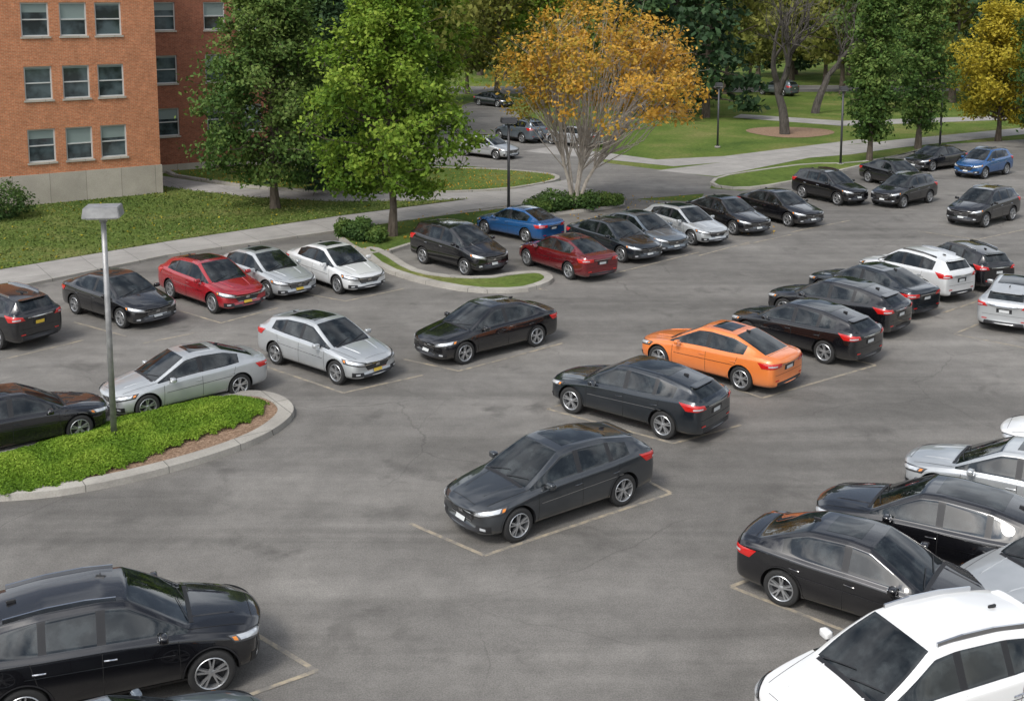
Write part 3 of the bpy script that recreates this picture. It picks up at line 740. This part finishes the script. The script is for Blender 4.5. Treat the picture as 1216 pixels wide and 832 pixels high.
# ---------------------------------------------------------------- buildings
def boxm(bm,x0,x1,y0,y1,z0,z1,mi):
    V=[bm.verts.new((x,y,z)) for x in (x0,x1) for y in (y0,y1) for z in (z0,z1)]
    for ix in ((0,1,3,2),(4,6,7,5),(0,4,5,1),(2,3,7,6),(0,2,6,4),(1,5,7,3)):
        f=bm.faces.new([V[i] for i in ix]); f.material_index=mi
def wing(parent,name,org,ang,L,depth,H,cols,rows,ww,bm_brick,stone_h):
    e=parent
    bm=bmesh.new()
    xs=sorted([0,L]+[c-ww/2 for c in cols]+[c+ww/2 for c in cols]); zs=sorted([stone_h,H]+[r[0] for r in rows]+[r[1] for r in rows])
    def isw(xa,za):
        return any(abs(xa-(c-ww/2))<1e-6 for c in cols) and any(abs(za-r[0])<1e-6 for r in rows)
    for xa,xb in zip(xs[:-1],xs[1:]):
        for za,zb in zip(zs[:-1],zs[1:]):
            if isw(xa,za):
                for q in (((xa,0,za),(xa,.2,za),(xa,.2,zb),(xa,0,zb)),((xb,0,za),(xb,0,zb),(xb,.2,zb),(xb,.2,za)),((xa,0,zb),(xa,.2,zb),(xb,.2,zb),(xb,0,zb))):
                    bm.faces.new([bm.verts.new(z) for z in q])
                continue
            bm.faces.new([bm.verts.new(z) for z in ((xa,0,za),(xb,0,za),(xb,0,zb),(xa,0,zb))])
    for q in (((0,0,0),(0,depth,0),(0,depth,H),(0,0,H)),((L,0,0),(L,0,H),(L,depth,H),(L,depth,0)),((0,depth,0),(L,depth,0),(L,depth,H),(0,depth,H))):
        bm.faces.new([bm.verts.new(z) for z in q])
    bmesh.ops.remove_doubles(bm,verts=bm.verts,dist=1e-4)
    M=Matrix.Translation((org[0],org[1],0))@Matrix.Rotation(ang,4,'Z')
    def fin(b,nm,mats):
        bmesh.ops.recalc_face_normals(b,faces=b.faces)
        me=D.meshes.new(nm)
        for m in mats: me.materials.append(m)
        b.to_mesh(me); b.free()
        o=D.objects.new(nm,me); COL.objects.link(o); o.parent=e; o.matrix_local=M; return o
    fin(bm,name+'_brick_walls',[bm_brick])
    b=bmesh.new(); boxm(b,-.06,L+.06,-.06,depth,-.2,stone_h,0)
    for c in cols:
        for r in rows: boxm(b,c-ww/2-.06,c+ww/2+.06,-.07,.195,r[0]-.10,r[0]-.002,0)
    fin(b,name+'_stone_base_and_sills',[m_stone])
    b=bmesh.new(); boxm(b,-.15,L+.15,-.15,depth+.15,H,H+.35,0); fin(b,name+'_roof',[m_roof])
    b=bmesh.new()
    for c in cols:
        for r in rows:
            x0,x1=c-ww/2,c+ww/2; z0,z1=r; t=.07; mid=(z0+z1)/2
            boxm(b,x0+.002,x0+t,.08,.16,z0,z1-.002,0); boxm(b,x1-t,x1-.002,.08,.16,z0,z1-.002,0)
            boxm(b,x0+t,x1-t,.082,.158,z0,z0+t,0); boxm(b,x0+t,x1-t,.082,.158,z1-t,z1-.003,0); boxm(b,x0+t,x1-t,.07,.15,mid-.03,mid+.03,0)
            f=b.faces.new([b.verts.new(q) for q in ((x0+t,.13,z0+t),(x1-t,.13,z0+t),(x1-t,.13,z1-t),(x0+t,.13,z1-t))]); f.material_index=1
            hh=random.choice((.25,.35,.45,.5,.05))*(z1-z0)
            f=b.faces.new([b.verts.new(q) for q in ((x0+t,.122,z1-t-hh),(x1-t,.122,z1-t-hh),(x1-t,.122,z1-t),(x0+t,.122,z1-t))]); f.material_index=2
    fin(b,name+'_windows',[m_frame,m_pane,m_blind])
bld=D.objects.new('brick_apartment_building',None); COL.objects.link(bld)
ang=math.atan2(4.5,6.7); dx,dy=math.cos(ang),math.sin(ang)
rows=[(2.25,3.95),(5.45,7.15),(8.65,10.35),(11.85,13.5)]
cr=(-19.05,61.0); L=16.2
wing(bld,'front_wing',(cr[0]-dx*L,cr[1]-dy*L),ang,L,6.2,15,[L-2.4,L-4.15,L-6.0,L-9.6,L-11.5,L-13.4],rows,1.34,m_brick,1.65)
wing(bld,'rear_wing',(-26.0,65.5),ang,13,12,15,[3.6,6.1,9.2,11.4],rows,1.35,m_brick2,.5)

# ---------------------------------------------------------------- street lamps
def lamp(u,v,h,m,head=.9,square=True):
    x,y=G(u,v); bm=bmesh.new()
    def cyl(r1,r2,z0,z1,mi,seg=16):
        g=bmesh.ops.create_cone(bm,cap_ends=True,segments=seg,radius1=r1,radius2=r2,depth=z1-z0,matrix=Matrix.Translation((0,0,(z0+z1)/2)))
        for f in {f for v_ in g['verts'] for f in v_.link_faces}: f.material_index=mi; f.smooth=len(f.verts)==4
    cyl(.20,.20,0,.12,2); cyl(.12,.10,.12,.17,0); cyl(.075,.06,.17,h-.25,0); cyl(.09,.09,h-.33,h-.22,0)
    g=bmesh.ops.create_cube(bm,size=1,matrix=Matrix.Translation((0,0,h-.08))@Matrix.Diagonal((head,head*.75,.26,1)))
    ed={e for v_ in g['verts'] for e in v_.link_edges}; bmesh.ops.bevel(bm,geom=list(ed),offset=.02,segments=2,affect='EDGES')
    for v_ in bm.verts:
        if v_.co.z>h-.01: v_.co.x*=.92; v_.co.y*=.92
    g=bmesh.ops.create_cube(bm,size=1,matrix=Matrix.Translation((0,0,h-.225))@Matrix.Diagonal((head*.8,head*.58,.02,1)))
    for f in {f for v_ in g['verts'] for f in v_.link_faces}: f.material_index=1
    me=D.meshes.new('street_lamp')
    for q in (m,m_lens,m_kerb): me.materials.append(q)
    bm.to_mesh(me); bm.free()
    o=D.objects.new('street_lamp',me); COL.objects.link(o); o.location=(x,y,.12 if v>400 else 0.01); o.rotation_euler=(0,0,.15)
lamp(136,527,5.6,m_steel,.85)
lamp(604,262,4.9,m_darksteel,.75)
lamp(998,197,5.0,m_darksteel,.5)
lamp(852,176,4.6,m_darksteel,.5)
lamp(1116,175,4.6,m_darksteel,.45)

# ---------------------------------------------------------------- light, sky, camera
w=D.worlds.new('World'); scene.world=w; w.use_nodes=True; nt=w.node_tree; bg=nt.nodes['Background']
sk=nt.nodes.new('ShaderNodeTexSky'); sk.sky_type='NISHITA'; sk.sun_disc=False; sk.sun_elevation=math.radians(50); sk.sun_rotation=math.radians(215)
sk.dust_density=3; sk.air_density=1.2
hs=nt.nodes.new('ShaderNodeHueSaturation'); hs.inputs['Saturation'].default_value=.28; hs.inputs['Value'].default_value=1.35
nt.links.new(sk.outputs[0],hs.inputs['Color'])
tc=nt.nodes.new('ShaderNodeTexCoord'); mp=nt.nodes.new('ShaderNodeMapping'); mp.inputs['Scale'].default_value=(1,1,2.5)
ns=nt.nodes.new('ShaderNodeTexNoise'); ns.inputs['Scale'].default_value=3.0; ns.inputs['Detail'].default_value=5
rp=nt.nodes.new('ShaderNodeValToRGB'); rp.color_ramp.elements[0].position=.40; rp.color_ramp.elements[0].color=(.36,.42,.52,1); rp.color_ramp.elements[1].position=.58; rp.color_ramp.elements[1].color=(1.6,1.58,1.54,1)
mx=nt.nodes.new('ShaderNodeMix'); mx.data_type='RGBA'; mx.blend_type='MULTIPLY'; mx.inputs[0].default_value=1
nt.links.new(tc.outputs['Generated'],mp.inputs[0]); nt.links.new(mp.outputs[0],ns.inputs['Vector']); nt.links.new(ns.outputs['Fac'],rp.inputs[0])
nt.links.new(hs.outputs[0],mx.inputs[6]); nt.links.new(rp.outputs[0],mx.inputs[7])
nt.links.new(mx.outputs[2],bg.inputs['Color']); bg.inputs['Strength'].default_value=.15
sun=D.lights.new('sun','SUN'); sun.energy=1.7; sun.angle=math.radians(12); sun.color=(1,.95,.88)
so=D.objects.new('sun',sun); COL.objects.link(so)
az=math.radians(215); el=math.radians(50)
sd=Vector((math.sin(az)*math.cos(el),math.cos(az)*math.cos(el),math.sin(el)))
so.rotation_euler=sd.to_track_quat('Z','Y').to_euler()
cam=D.cameras.new('camera'); c=D.objects.new('camera',cam); COL.objects.link(c); scene.camera=c
cam.sensor_width=36; cam.lens=1350/1216*36; cam.clip_end=3000; cam.clip_start=.1
cam.shift_y=-229/1216
c.location=(0,0,10.5); c.rotation_euler=(math.radians(90-7.9),0,0)
scene.view_settings.view_transform='Standard'; scene.view_settings.look='None'; scene.view_settings.exposure=0
